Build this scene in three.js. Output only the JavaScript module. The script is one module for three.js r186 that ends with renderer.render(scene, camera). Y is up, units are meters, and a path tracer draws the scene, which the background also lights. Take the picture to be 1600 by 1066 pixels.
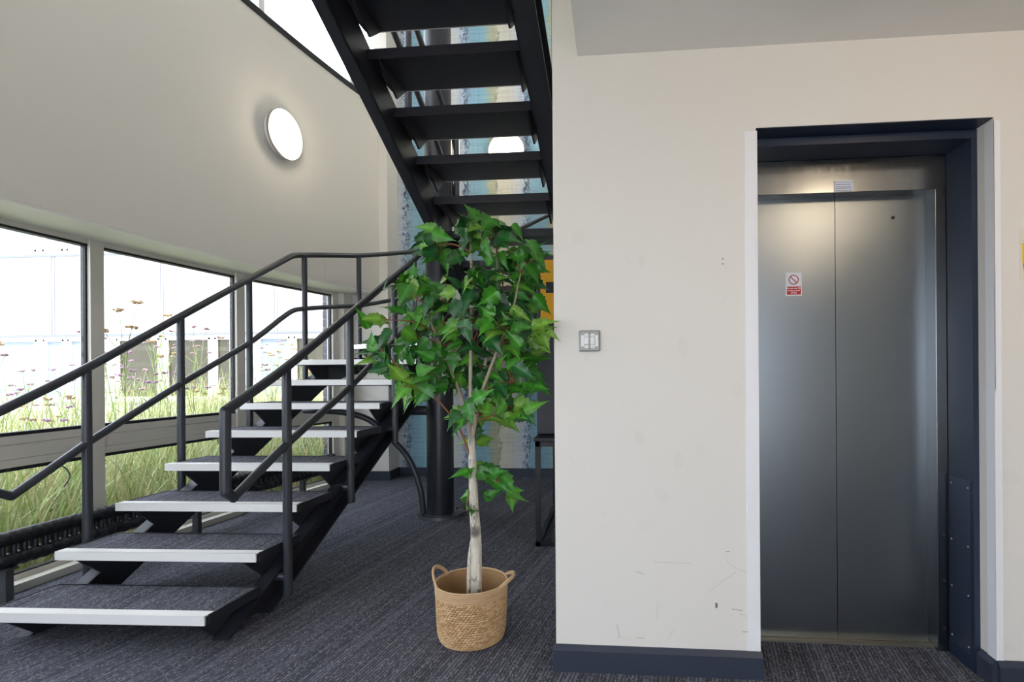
import * as THREE from 'three';
import { mergeGeometries } from 'three/addons/utils/BufferGeometryUtils.js';
import { RoundedBoxGeometry } from 'three/addons/geometries/RoundedBoxGeometry.js';
import { RectAreaLightUniformsLib } from 'three/addons/lights/RectAreaLightUniformsLib.js';

// ---------------------------------------------------------------- camera, sky, sun, exposure
const scene = new THREE.Scene();
const V = (x, y, z) => new THREE.Vector3(x, y, z);
const FOC = 850, CX = 885, CY = 580;                                  // focal length and optical centre in pixels of a 1600 x 1066 frame
const camera = new THREE.PerspectiveCamera(2 * Math.atan(CY / FOC) * 180 / Math.PI, (2 * CX) / (2 * CY), 0.05, 200);
camera.setViewOffset(2 * CX, 2 * CY, 0, 0, 1600, 1066);
camera.position.set(0, 1.23, 0);
camera.rotation.order = 'YXZ';
camera.rotation.set(0, Math.atan(850 / 9460), -0.007);

const renderer = new THREE.WebGLRenderer({ antialias: true });
renderer.toneMapping = THREE.LinearToneMapping;
renderer.toneMappingExposure = 2.2;
renderer.shadowMap.enabled = true;
RectAreaLightUniformsLib.init();

scene.background = new THREE.Color().setRGB(0.89, 0.965, 1.10);        // bright, thinly overcast sky
scene.backgroundIntensity = 2.2;
const sun = new THREE.DirectionalLight(0xfff1dc, 2.2);
sun.position.set(-3, 18, 11);
sun.target.position.set(-4, 0, -4);
sun.castShadow = true;
sun.shadow.radius = 3;
sun.shadow.mapSize.set(2048, 2048);
Object.assign(sun.shadow.camera, { left: -24, right: 24, top: 24, bottom: -24, near: 1, far: 70 });
scene.add(sun, sun.target);

// ---------------------------------------------------------------- helpers
let seed = 20240611;
const rnd = () => { seed |= 0; seed = seed + 0x6D2B79F5 | 0; let t = Math.imul(seed ^ seed >>> 15, 1 | seed); t = t + Math.imul(t ^ t >>> 7, 61 | t) ^ t; return ((t ^ t >>> 14) >>> 0) / 4294967296; };
const rr = (a, b) => a + (b - a) * rnd();
const pick = (a) => a[Math.floor(rnd() * a.length)];
const taken = {};
const numbered = (n) => { const k = taken[n] = (taken[n] ?? -1) + 1; return k ? n + '_' + String(k).padStart(3, '0') : n; };
const shade = (o) => { o.castShadow = true; o.receiveShadow = true; return o; };
function mesh(name, geo, mat, parent = scene) {
  const m = shade(new THREE.Mesh(geo, mat));
  m.name = parent === scene ? numbered(name) : name;
  parent.add(m);
  return m;
}
function group(name, parent = scene) { const g = new THREE.Group(); g.name = parent === scene ? numbered(name) : name; parent.add(g); return g; }
function tag(o, label, category, grp) { o.userData.label = label; o.userData.category = category; if (grp) o.userData.group = grp; return o; }
function structure(o, label) { o.userData.kind = 'structure'; if (label) o.userData.label = label; return o; }
const flat = (g) => { const h = g.index ? g.toNonIndexed() : g; for (const k of Object.keys(h.attributes)) if (!['position', 'normal', 'uv'].includes(k)) h.deleteAttribute(k); return h; };
const merge = (a) => mergeGeometries(a.map(flat), false);
function box(x0, x1, y0, y1, z0, z1) { const g = new THREE.BoxGeometry(x1 - x0, y1 - y0, z1 - z0); g.translate((x0 + x1) / 2, (y0 + y1) / 2, (z0 + z1) / 2); return g; }
function rbox(x0, x1, y0, y1, z0, z1, r = 0.004) { const g = new RoundedBoxGeometry(x1 - x0, y1 - y0, z1 - z0, 2, r); g.translate((x0 + x1) / 2, (y0 + y1) / 2, (z0 + z1) / 2); return g; }
function prism(pts, y0, y1) {                                          // plan outline [[x, z], ...] raised from y0 to y1
  const s = new THREE.Shape(pts.map(([x, z]) => new THREE.Vector2(x, -z)));
  const g = new THREE.ExtrudeGeometry(s, { depth: y1 - y0, bevelEnabled: false });
  g.rotateX(-Math.PI / 2); g.translate(0, y0, 0);
  return g;
}
function upright(pts, z0, z1, holes = []) {                            // front outline [[x, y], ...] from z0 to z1
  const s = new THREE.Shape(pts.map(([x, y]) => new THREE.Vector2(x, y)));
  for (const h of holes) s.holes.push(new THREE.Path(h.map(([x, y]) => new THREE.Vector2(x, y))));
  const g = new THREE.ExtrudeGeometry(s, { depth: z1 - z0, bevelEnabled: false });
  g.translate(0, 0, z0);
  return g;
}
function bar(a, b, r, seg = 14) {
  const d = b.clone().sub(a), g = new THREE.CylinderGeometry(r, r, d.length(), seg, 1);
  g.applyQuaternion(new THREE.Quaternion().setFromUnitVectors(V(0, 1, 0), d.clone().normalize()));
  g.translate((a.x + b.x) / 2, (a.y + b.y) / 2, (a.z + b.z) / 2);
  return g;
}
function ball(p, r, seg = 12) { const g = new THREE.SphereGeometry(r, seg, Math.round(seg * 0.7)); g.translate(p.x, p.y, p.z); return g; }
function pipe(pts, r, seg = 14) { const a = []; pts.forEach((p, i) => { if (i) a.push(bar(pts[i - 1], p, r, seg)); a.push(ball(p, r, seg)); }); return merge(a); }
function tube(pts, r, n = 40, seg = 12, tension = 0.5) { return merge([new THREE.TubeGeometry(new THREE.CatmullRomCurve3(pts, false, 'catmullrom', tension), n, r, seg, false), ball(pts[0], r, seg), ball(pts[pts.length - 1], r, seg)]); }
function taperTube(pts, r0, r1, n = 24, seg = 8) {
  const c = new THREE.CatmullRomCurve3(pts), g = new THREE.TubeGeometry(c, n, 1, seg, false), p = g.attributes.position, q = V(0, 0, 0);
  for (let i = 0; i <= n; i++) {
    c.getPointAt(i / n, q);
    const r = r0 + (r1 - r0) * i / n;
    for (let j = 0; j <= seg; j++) { const k = i * (seg + 1) + j; p.setXYZ(k, q.x + (p.getX(k) - q.x) * r, q.y + (p.getY(k) - q.y) * r, q.z + (p.getZ(k) - q.z) * r); }
  }
  return g;
}
function planUV(g, turn) {                                             // uv in metres on the plan, v running along the carpet's stripes
  const p = g.attributes.position, uv = g.attributes.uv, c = Math.cos(turn), s = Math.sin(turn);
  for (let i = 0; i < p.count; i++) uv.setXY(i, p.getX(i) * c + p.getZ(i) * s, -p.getZ(i) * c + p.getX(i) * s);
  return g;
}
function frontUV(g) { const p = g.attributes.position, uv = g.attributes.uv; for (let i = 0; i < p.count; i++) uv.setXY(i, p.getX(i), p.getY(i)); return g; }

// ---------------------------------------------------------------- computed textures
function hash(x, y) { let h = Math.imul(x | 0, 374761393) ^ Math.imul(y | 0, 668265263); h = Math.imul(h ^ h >>> 13, 1274126177); return ((h ^ h >>> 16) >>> 0) / 4294967296; }
function vnoise(x, y, px = 1e9, py = 1e9) {
  const ix = Math.floor(x), iy = Math.floor(y), fx = x - ix, fy = y - iy, s = fx * fx * (3 - 2 * fx), t = fy * fy * (3 - 2 * fy);
  const m = (a, b) => ((a % b) + b) % b, h = (a, b) => hash(m(a, px), m(b, py));
  return (h(ix, iy) * (1 - s) + h(ix + 1, iy) * s) * (1 - t) + (h(ix, iy + 1) * (1 - s) + h(ix + 1, iy + 1) * s) * t;
}
function texture(w, h, f, srgb = true, rx = 1, ry = 1) {
  const d = new Uint8Array(w * h * 4);
  for (let j = 0; j < h; j++) for (let i = 0; i < w; i++) {
    const c = f(i / w, j / h, i, j), k = (j * w + i) * 4;
    const [r, g, b] = typeof c === 'number' ? [c, c, c] : c;
    d[k] = Math.max(0, Math.min(255, r)); d[k + 1] = Math.max(0, Math.min(255, g)); d[k + 2] = Math.max(0, Math.min(255, b)); d[k + 3] = 255;
  }
  const t = new THREE.DataTexture(d, w, h);
  t.wrapS = t.wrapT = THREE.RepeatWrapping; t.magFilter = THREE.LinearFilter; t.minFilter = THREE.LinearMipmapLinearFilter; t.generateMipmaps = true;
  if (srgb) t.colorSpace = THREE.SRGBColorSpace;
  t.repeat.set(rx, ry); t.needsUpdate = true;
  return t;
}
function canvasTexture(w, h, draw) {
  const c = document.createElement('canvas'); c.width = w; c.height = h;
  draw(c.getContext('2d'), w, h);
  const t = new THREE.CanvasTexture(c); t.colorSpace = THREE.SRGBColorSpace; t.magFilter = THREE.LinearFilter;
  return t;
}
// ribbed loop-pile carpet: one tile is 0.5 m, 32 ribs, pale flecks along the ribs
function carpetTone(i, j, base, fleck) {
  const rib = i / 16, k = Math.floor(rib), f = rib - k, ridge = 0.62 + 0.5 * Math.sin(Math.PI * f);
  const tone = 0.78 + 0.34 * hash(k, 7) + 0.25 * (vnoise(k * 3.1, j / 26, 1e9, 512 / 26 * 1) - 0.5);
  const grain = 0.72 + 0.56 * hash(i, j);
  const loop = hash(Math.floor(i / 4) + 31, Math.floor((j + 7 * (i >> 2)) / 9) + 900) > 0.9 && hash(i, j + 70) > 0.3 ? 1 : 0;
  return [0, 1, 2].map((c) => base[c] * ridge * tone * grain * (1 - loop) + fleck[c] * loop * (0.6 + 0.5 * hash(i + 5, j)));
}
const carpetMap = texture(512, 512, (u, v, i, j) => carpetTone(i, j, [84, 86, 98], [176, 176, 182]), true, 1 / 0.5, 1 / 0.5);
const carpetBump = texture(512, 512, (u, v, i, j) => { const f = (i / 16) % 1; return 90 + 90 * Math.sin(Math.PI * f) + 60 * hash(i, j); }, false, 1 / 0.5, 1 / 0.5);
const plasterBump = texture(256, 256, (u, v, i, j) => 128 + 70 * (vnoise(u * 64, v * 64, 64, 64) - 0.5) + 50 * (hash(i, j) - 0.5), false, 2.5, 2.5);
const linenBump = texture(128, 128, (u, v, i, j) => { const a = Math.abs(((i / 16) % 1) - 0.5), b = Math.abs(((j / 16) % 1) - 0.5); return 255 * Math.min(1, Math.min(0.5 - a, 0.5 - b) * 5); }, false, 1 / 0.052, 1 / 0.052);
const brushed = texture(256, 256, (u, v, i, j) => 105 + 45 * vnoise(i / 2, j / 50, 128, 6) + 35 * vnoise(u * 6, v * 6, 6, 6), false, 1.3, 1.3);
// wallpaper of soft vertical bands with ragged indigo edges; one tile is 0.72 m wide and 2.4 m high
const paperMap = texture(512, 1024, (u, v, i, j) => {
  const rag = (vnoise(u * 18, v * 46, 18, 46) - 0.5) * 0.07 + (vnoise(u * 60, v * 140, 60, 140) - 0.5) * 0.045;
  const x = (((u + rag) % 1) + 1) % 1;
  const stops = [[0, [178, 180, 150]], [0.09, [176, 178, 146]], [0.14, [214, 210, 190]], [0.33, [206, 204, 190]], [0.46, [196, 202, 206]], [0.56, [188, 200, 212]], [0.62, [150, 182, 198]], [0.78, [136, 176, 194]], [0.93, [142, 182, 192]], [1, [178, 180, 150]]];
  let c = stops[0][1];
  for (let k = 1; k < stops.length; k++) if (x <= stops[k][0]) { const f = (x - stops[k - 1][0]) / (stops[k][0] - stops[k - 1][0]); c = stops[k - 1][1].map((a, q) => a + (stops[k][1][q] - a) * f); break; }
  const edge = 0.85 * Math.exp(-(((x - 0.585) / 0.06) ** 2)) + 0.4 * Math.exp(-(((x - 0.12) / 0.025) ** 2));
  const blot = Math.max(0, vnoise(u * 26, v * 40, 26, 40) * 0.45 + vnoise(u * 80, v * 130, 80, 130) * 0.55 - 0.42) * 2.9 * edge;
  const weave = (hash(i >> 1, j >> 1) - 0.5) * 16 + (vnoise(u * 4, j / 3, 4, 341) - 0.5) * 22 + (vnoise(i / 3, v * 8, 171, 8) - 0.5) * 14;
  const m = Math.min(0.75, blot);
  return c.map((a, q) => a * (1 - m) + [44, 56, 78][q] * m + weave);
}, true, 1 / 0.72, 1 / 2.4);
const barkMap = texture(256, 512, (u, v, i, j) => {                     // u along the stem, v round it
  const ring = vnoise(u * 26, v * 3, 26, 3), band = Math.max(0, vnoise(u * 14, v * 2, 14, 2) - 0.74) * 4, lent = ring > 0.8 && hash(i >> 2, j >> 4) > 0.55 ? 0.45 : 0;
  const m = Math.min(0.85, band + lent), n = 24 * (hash(i, j) - 0.5) + 26 * (vnoise(u * 40, v * 12, 40, 12) - 0.5);
  return [205, 198, 182].map((a, q) => a * (1 - m) + [96, 88, 84][q] * m + n);
}, true, 1, 1);

// ---------------------------------------------------------------- materials
const std = (color, roughness = 0.6, metalness = 0, more = {}) => new THREE.MeshStandardMaterial({ color, roughness, metalness, ...more });
const M = {
  paint: std('#e6e2da', 0.7, 0, { bumpMap: plasterBump, bumpScale: 0.0006 }),
  ceiling: std('#f4f2ee', 0.8),
  reveal: std('#dcd8cf', 0.65),
  guard: std('#f0f0f2', 0.35),
  carpet: std('#ffffff', 0.95, 0, { map: carpetMap, bumpMap: carpetBump, bumpScale: 0.003 }),
  skirting: std('#333a49', 0.38),
  navy: std('#222e42', 0.34),
  steel: std('#8f9295', 0.36, 1, { roughnessMap: brushed }),
  linen: std('#8f959a', 0.28, 1, { bumpMap: linenBump, bumpScale: 0.00012 }),
  sill: std('#b0aa98', 0.4, 1),
  black: std('#2a2c35', 0.42),
  tray: std('#2a2b34', 0.4),
  rail: std('#3b3e45', 0.3, 0.15),
  column: std('#20232b', 0.3),
  alu: std('#ececea', 0.35, 0.1),
  frame: std('#dedacf', 0.42),
  gasket: std('#1a1c22', 0.6),
  glass: new THREE.MeshPhysicalMaterial({ color: '#ffffff', transmission: 1, thickness: 0, roughness: 0, ior: 1.45 }),
  white: std('#eeeeec', 0.5),
  chrome: std('#c9c6bf', 0.2, 1),
  radiator: std('#202229', 0.38),
  bark: std('#ffffff', 0.8, 0, { map: barkMap }),
  twig: std('#8b5a3c', 0.75),
  table: std('#17181c', 0.42),
  yellow: std('#e0a400', 0.5),
  plastic: std('#ececea', 0.4),
  screw: std('#b9b9ba', 0.35, 1),
  soil: std('#b0a390', 0.95),
  brick: ['#5b5a67', '#64626d', '#54535f'].map((c) => std(c, 0.85)),
  mortar: std('#8b8a88', 0.9),
  facade: std('#b6b7b8', 0.7),
  seam: std('#747a83', 0.7),
  farGlass: std('#3d3a24', 0.06, 0.0),
  blind: std('#8492a8', 0.5),
  lamp: new THREE.MeshStandardMaterial({ color: '#ffffff', emissive: '#fff3d8', emissiveIntensity: 1.6, roughness: 0.5 }),
};

// ---------------------------------------------------------------- the room
const xg = (z) => -3.44 + 0.034 * (z + 2.4) ** 2;                      // inner face of the glazing in plan
const xi = (z) => xg(z) + 0.37 - 0.012 * Math.max(0, -z - 3);          // inner face of the wall above it
const ZL = -2.234, ZB = -6.27, ZF = 3.2, XR = 4.0, TOP = 6.1, CEIL = 2.525;
const zs = []; for (let k = 0; k <= 36; k++) zs.push(-6.27 + (ZF + 6.27) * k / 36);
const curve = (f, y0, y1, g, a = 0, b = 36) => prism([...zs.slice(a, b + 1).map((z) => [f(z), z]), ...zs.slice(a, b + 1).reverse().map((z) => [g(z), z])], y0, y1);

structure(mesh('floor', planUV(prism([...zs.map((z) => [xg(z) - 0.1, z]), [XR, ZF], [XR, ZB]], -0.15, 0), 0.166), M.carpet), 'dark blue-grey ribbed carpet floor');
structure(mesh('wall_left', merge([curve(xi, 2.13, 4.27, (z) => xg(z) - 0.08), curve(xi, 5.75, TOP, (z) => xg(z) - 0.08)]), M.paint), 'curved cream wall above the windows');
structure(mesh('ceiling_soffit', curve((z) => xi(z) - 0.002, 2.116, 2.13, (z) => xg(z) - 0.02), std('#f3f2ee', 0.6)), 'white soffit board over the windows');
structure(mesh('trim_1', curve((z) => xi(z) + 0.012, 4.235, 4.29, (z) => xi(z) - 0.05), M.gasket), 'dark capping along the top of the curved wall');
// back wall with the wallpaper, the pale pier beside the windows
structure(mesh('wall_back', frontUV(upright([[-2.6, 0], [0.5, 0], [0.5, TOP], [-2.6, TOP]], ZB - 0.15, ZB)), std('#ffffff', 0.75, 0, { map: paperMap })), 'back wall papered in blue and cream vertical bands');
structure(mesh('wall_pier', merge([box(-3.12, -2.57, 0, 4.27, ZB - 0.15, -5.98), box(-2.72, -2.57, 4.27, TOP, ZB - 0.15, -5.98)]), M.paint), 'pale wall pier beside the last window');
structure(mesh('baseboard_back', merge([box(-2.57, -0.25, 0, 0.1, ZB, ZB + 0.016)]), M.skirting));
structure(mesh('baseboard_shaft', box(-0.262, -0.251, 0, 0.1, ZB + 0.016, ZL - 0.001), M.skirting));
structure(mesh('baseboard_pier', merge([box(-3.04, -2.554, 0, 0.105, -5.98, -5.964), box(-2.57, -2.554, 0, 0.105, ZB + 0.016, -5.98)]), M.skirting));

// lift wall: front leaf with the door opening
const scuffMap = canvasTexture(1024, 1024, (c, w, h) => {
  c.fillStyle = '#ffffff'; c.fillRect(0, 0, w, h);
  const X = (x) => (x + 0.25) / 2.0 * w, Y = (y) => h - y / 2.0 * h;
  c.lineCap = 'round';
  const line = (x0, y0, x1, y1, a, t = 1.2, bend = 0) => { c.strokeStyle = `rgba(110,100,88,${a * 0.7})`; c.lineWidth = t; c.beginPath(); c.moveTo(X(x0), Y(y0)); c.quadraticCurveTo(X((x0 + x1) / 2 + bend), Y((y0 + y1) / 2 + bend), X(x1), Y(y1)); c.stroke(); };
  line(0.15, 0.45, 0.30, 0.45, 0.25); line(0.36, 0.33, 0.48, 0.42, 0.3, 1, 0.02); line(0.43, 0.48, 0.52, 0.42, 0.25, 1, -0.02); line(0.0, 0.19, 0.01, 0.14, 0.5); line(0.08, 0.14, 0.11, 0.14, 0.35, 2);
  line(0.46, 0.27, 0.5, 0.265, 0.6, 1.6); line(0.44, 0.5, 0.45, 0.5, 0.7, 2); line(0.5, 0.18, 0.52, 0.18, 0.7, 1.5); line(0.08, 0.41, 0.11, 0.4, 0.3, 2); line(0.49, 0.25, 0.52, 0.23, 0.4, 1, 0.01);
  c.fillStyle = 'rgba(80,74,66,0.85)'; c.fillRect(X(0.395), Y(0.292), 4, 10);
  c.fillStyle = 'rgba(150,110,80,0.7)'; c.fillRect(X(0.43), Y(1.68), 3, 3); c.fillRect(X(0.43), Y(1.66), 3, 3);
  for (let k = 0; k < 40; k++) { const x = rr(-0.2, 1.7), y = rr(0.12, 1.9); line(x, y, x + rr(-0.02, 0.02), y + rr(-0.012, 0.012), rr(0.04, 0.12), rr(0.7, 1.1)); }
  for (let k = 0; k < 34; k++) { c.fillStyle = `rgba(140,128,112,${rr(0.015, 0.04)})`; c.beginPath(); c.ellipse(X(rr(-0.2, 1.7)), Y(rr(0.1, 1.9)), rr(4, 22), rr(3, 14), rr(0, 3), 0, 7); c.fill(); }
});
scuffMap.wrapS = scuffMap.wrapT = THREE.ClampToEdgeWrapping; scuffMap.repeat.set(0.5, 0.5); scuffMap.offset.set(0.125, 0);
const OX0 = 0.566, OX1 = 1.456, OH = 2.197;
structure(mesh('wall_lift', frontUV(upright([[-0.251, 0], [OX0, 0], [OX0, OH], [OX1, OH], [OX1, 0], [XR, 0], [XR, TOP], [-0.251, TOP]], ZL - 0.1, ZL)), std('#e6e2da', 0.7, 0, { map: scuffMap, bumpMap: plasterBump, bumpScale: 0.0005 })), 'cream painted wall around the lift opening');
structure(mesh('wall_shaft', merge([box(-0.251, -0.1, 0, TOP, ZB, ZL - 0.1), box(-0.1, XR, 0, TOP, -4.5, -4.35)]), M.paint), 'side wall of the lift shaft');
structure(mesh('wall_right', box(XR, XR + 0.15, 0, TOP, ZB, ZF + 0.15), M.paint));
structure(mesh('ceiling', box(-0.146, XR, CEIL, CEIL + 0.2, ZL, ZF), M.ceiling), 'low white ceiling in front of the lift');
structure(mesh('wall_upper', box(-0.146, 0.0, CEIL + 0.2, TOP, ZL, ZF), M.paint));
structure(mesh('ceiling', box(-4.2, XR + 0.2, TOP, TOP + 0.2, ZB - 0.2, ZF + 0.2), M.ceiling), 'upper ceiling of the stairwell');
structure(mesh('floor_upper', box(-1.6, -0.146, 3.5, 3.7, -1.95, ZF), M.ceiling), 'upper landing slab');

// front of the building behind the viewer: glazed entrance screen
{
  const w = structure(group('window_front'), 'glazed entrance screen');
  mesh('wall', upright([[-3.6, 0], [XR, 0], [XR, TOP], [-3.6, TOP]], ZF, ZF + 0.15, [[[-2.8, 0.08], [1.76, 0.08], [1.76, 2.4], [-2.8, 2.4]], [[-2.8, 3.9], [-0.3, 3.9], [-0.3, 5.7], [-2.8, 5.7]]]), M.paint, w);
  for (let k = 0; k <= 4; k++) mesh('mullion', box(-2.8 + k * 1.12, -2.72 + k * 1.12, 0.08, 2.4, ZF + 0.02, ZF + 0.12), M.frame, w);
  for (let k = 0; k < 4; k++) mesh('pane', box(-2.72 + k * 1.12, -1.68 + k * 1.12, 0.08, 2.4, ZF + 0.06, ZF + 0.07), M.glass, w);
  mesh('pane', box(-2.8, -0.3, 3.9, 5.7, ZF + 0.06, ZF + 0.07), M.glass, w);
}

// ---------------------------------------------------------------- curved strip of windows on the left
const mz = []; for (let k = 0; k <= 7; k++) mz.push(-5.74 + 1.215 * k);
function chord(z0, z1, off0, off1, y0, y1) {                           // straight bar following the glazing line between two mullions
  const a = [xg(z0), z0], b = [xg(z1), z1], d = Math.hypot(b[0] - a[0], b[1] - a[1]), n = [(b[1] - a[1]) / d, -(b[0] - a[0]) / d];
  return prism([[a[0] + n[0] * off0, a[1] + n[1] * off0], [b[0] + n[0] * off0, b[1] + n[1] * off0], [b[0] + n[0] * off1, b[1] + n[1] * off1], [a[0] + n[0] * off1, a[1] + n[1] * off1]], y0, y1);
}
for (let k = 0; k < 7; k++) {
  const w = structure(group('window_' + (k + 1)), 'tall cream-framed window bay of the curved glazed wall'), z0 = mz[k] + 0.045, z1 = mz[k + 1] - 0.045;
  mesh('mullion', chord(mz[k] - 0.045, mz[k] + 0.045, -0.08, 0.0, 0, 2.13), M.frame, w);
  if (k === 6) mesh('mullion', chord(mz[7] - 0.045, mz[7] + 0.045, -0.08, 0.0, 0, 2.13), M.frame, w);
  mesh('head_rail', chord(z0, z1, -0.08, -0.015, 2.085, 2.13), M.frame, w);
  mesh('transom', merge([chord(z0, z1, -0.08, -0.012, 0.7, 0.745), chord(z0, z1, -0.08, -0.015, 0.747, 0.83), chord(z0, z1, -0.08, -0.012, 0.832, 0.88)]), M.frame, w);
  mesh('sill_rail', merge([chord(z0, z1, -0.09, 0.05, 0, 0.045), chord(z0, z1, -0.09, -0.03, 0.045, 0.075)]), M.frame, w);
  mesh('gasket', merge([chord(z0, z1, -0.07, -0.02, 0.88, 0.9), chord(z0, z1, -0.07, -0.02, 0.678, 0.7), chord(z0, z1, -0.07, -0.02, 2.07, 2.085), chord(z0, z1, -0.07, -0.035, 0.075, 0.083), chord(z0, z0 + 0.012, -0.06, -0.025, 0.9, 2.07), chord(z1 - 0.012, z1, -0.06, -0.025, 0.9, 2.07), chord(z0, z0 + 0.012, -0.06, -0.025, 0.08, 0.68), chord(z1 - 0.012, z1, -0.06, -0.025, 0.08, 0.68)]), M.gasket, w);
  mesh('pane', chord(z0 + 0.012, z1 - 0.012, -0.05, -0.042, 0.9, 2.07), M.glass, w);
  mesh('pane', chord(z0 + 0.012, z1 - 0.012, -0.05, -0.042, 0.083, 0.678), M.glass, w);
}
structure(mesh('wall_window_end', box(-3.13, -2.99, 0, 2.13, -5.98, -5.78), M.paint), 'short pale wall at the end of the windows');
for (let k = 0; k < 7; k++) {                                          // clerestory above the curved wall
  const w = structure(group('window_' + (k + 8)), 'clerestory window above the curved wall'), z0 = mz[k] + 0.03, z1 = mz[k + 1] - 0.03, off = 0.24;
  mesh('mullion', chord(mz[k] - 0.03, mz[k] + 0.03, off - 0.06, off, 4.27, 5.75), M.white, w);
  mesh('pane', chord(z0, z1, off - 0.035, off - 0.027, 4.29, 5.73), M.glass, w);
}

// ---------------------------------------------------------------- lift entrance
{
  const d = structure(group('door_1'), 'brushed steel lift doors set in a deep navy frame');
  const ZS = -2.497, ZD = -2.575;
  mesh('soffit', box(OX0, OX1, OH - 0.003, OH + 0.02, ZL - 0.098, ZL - 0.002), M.navy, d);
  mesh('frame_lining', merge([                                          // navy timber frame, 0.17 deep
    box(OX0 - 0.12, OX0 + 0.03, 0, 2.158, ZS, ZL - 0.1), box(1.434, 1.62, 0, 2.158, ZS, ZL - 0.1), box(OX0 - 0.12, 1.62, 2.158, 2.3, ZS, ZL - 0.1)]), M.navy, d);
  mesh('frame_bead', merge([box(1.434, 1.461, 0, 2.158, ZL - 0.1, ZL - 0.094), box(OX0, 1.461, 2.158, 2.19, ZL - 0.1, ZL - 0.094)]), M.navy, d);
  const pl = mesh('kick_plate', box(1.4315, 1.4335, 0.06, 0.77, ZS + 0.015, ZL - 0.112), std('#4a5468', 0.3, 0.7), d);
  for (const [y, z] of [[0.74, -2.36], [0.74, -2.47], [0.5, -2.36], [0.5, -2.47], [0.3, -2.36], [0.3, -2.47], [0.09, -2.36], [0.09, -2.47]]) mesh('screw', ball(V(1.431, y, z), 0.004, 8), M.screw, pl);
  mesh('architrave', merge([rbox(1.388, 1.434, 0, 2.158, ZS - 0.08, ZS, 0.003), rbox(0.5, 0.612, 0, 2.158, ZS - 0.08, ZS, 0.003), rbox(0.5, 1.434, 2.008, 2.158, ZS - 0.08, ZS + 0.001, 0.003)]), M.steel, d);
  for (const [x0, x1] of [[0.6, 0.9985], [1.0015, 1.395]]) {
    const p = mesh('door_panel', frontUV(box(x0, x1, 0.012, 2.02, ZD - 0.04, ZD)), M.linen, d);
    if (x0 > 1) { const g = new THREE.CylinderGeometry(0.008, 0.008, 0.004, 14); g.rotateX(Math.PI / 2); g.translate(1.251, 1.911, ZD + 0.001); mesh('release_hole', g, M.gasket, p); }
  }
  mesh('sill_track', merge([box(0.6, 1.395, 0, 0.012, ZD - 0.05, ZD + 0.012), box(0.6, 1.395, 0, 0.008, ZD + 0.018, ZD + 0.045)]), M.sill, d);
  mesh('shaft_back', box(0.4, 1.7, 0, 2.4, ZD - 0.2, ZD - 0.06), M.gasket, d);
  mesh('shaft_side', merge([box(0.3, 0.47, 0, 2.5, ZD - 0.2, ZL - 0.1), box(1.62, 1.75, 0, 2.5, ZD - 0.2, ZL - 0.1), box(0.3, 1.75, 2.3, 2.5, ZD - 0.2, ZL - 0.1)]), M.gasket, d);
}
structure(mesh('trim_2', merge([rbox(0.52, 0.568, 0.105, 2.184, ZL, ZL + 0.004, 0.0015), box(0.566, 0.57, 0.105, 2.184, ZL - 0.05, ZL + 0.004)]), M.guard), 'white corner guard left of the lift opening');
structure(mesh('trim_3', merge([rbox(1.452, 1.48, 0.105, 2.184, ZL, ZL + 0.004, 0.0015), box(1.452, 1.456, 0.105, 2.184, ZL - 0.045, ZL + 0.004)]), M.guard), 'white corner guard right of the lift opening');
const chamfered = (x0, x1) => { const s = new THREE.Shape([[0, 0], [0.02, 0], [0.02, 0.086], [0.004, 0.105], [0, 0.105]].map(([a, b]) => new THREE.Vector2(a, b))); const g = new THREE.ExtrudeGeometry(s, { depth: x1 - x0, bevelEnabled: false }); g.rotateY(-Math.PI / 2); g.translate(x1, 0, 0); g.scale(1, 1, 1); return g; };
{
  const a = chamfered(-0.262, 0.575), b = chamfered(1.455, XR), c = chamfered(0, 0.09);
  a.translate(0, 0, ZL); b.translate(0, 0, ZL);
  c.rotateY(-Math.PI / 2); c.translate(OX1, 0, ZL - 0.088);
  structure(mesh('baseboard_lift', a, M.skirting), 'navy skirting board left of the lift');
  structure(mesh('baseboard_reveal', merge([b, c]), M.skirting), 'navy skirting board right of the lift');
}

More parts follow.
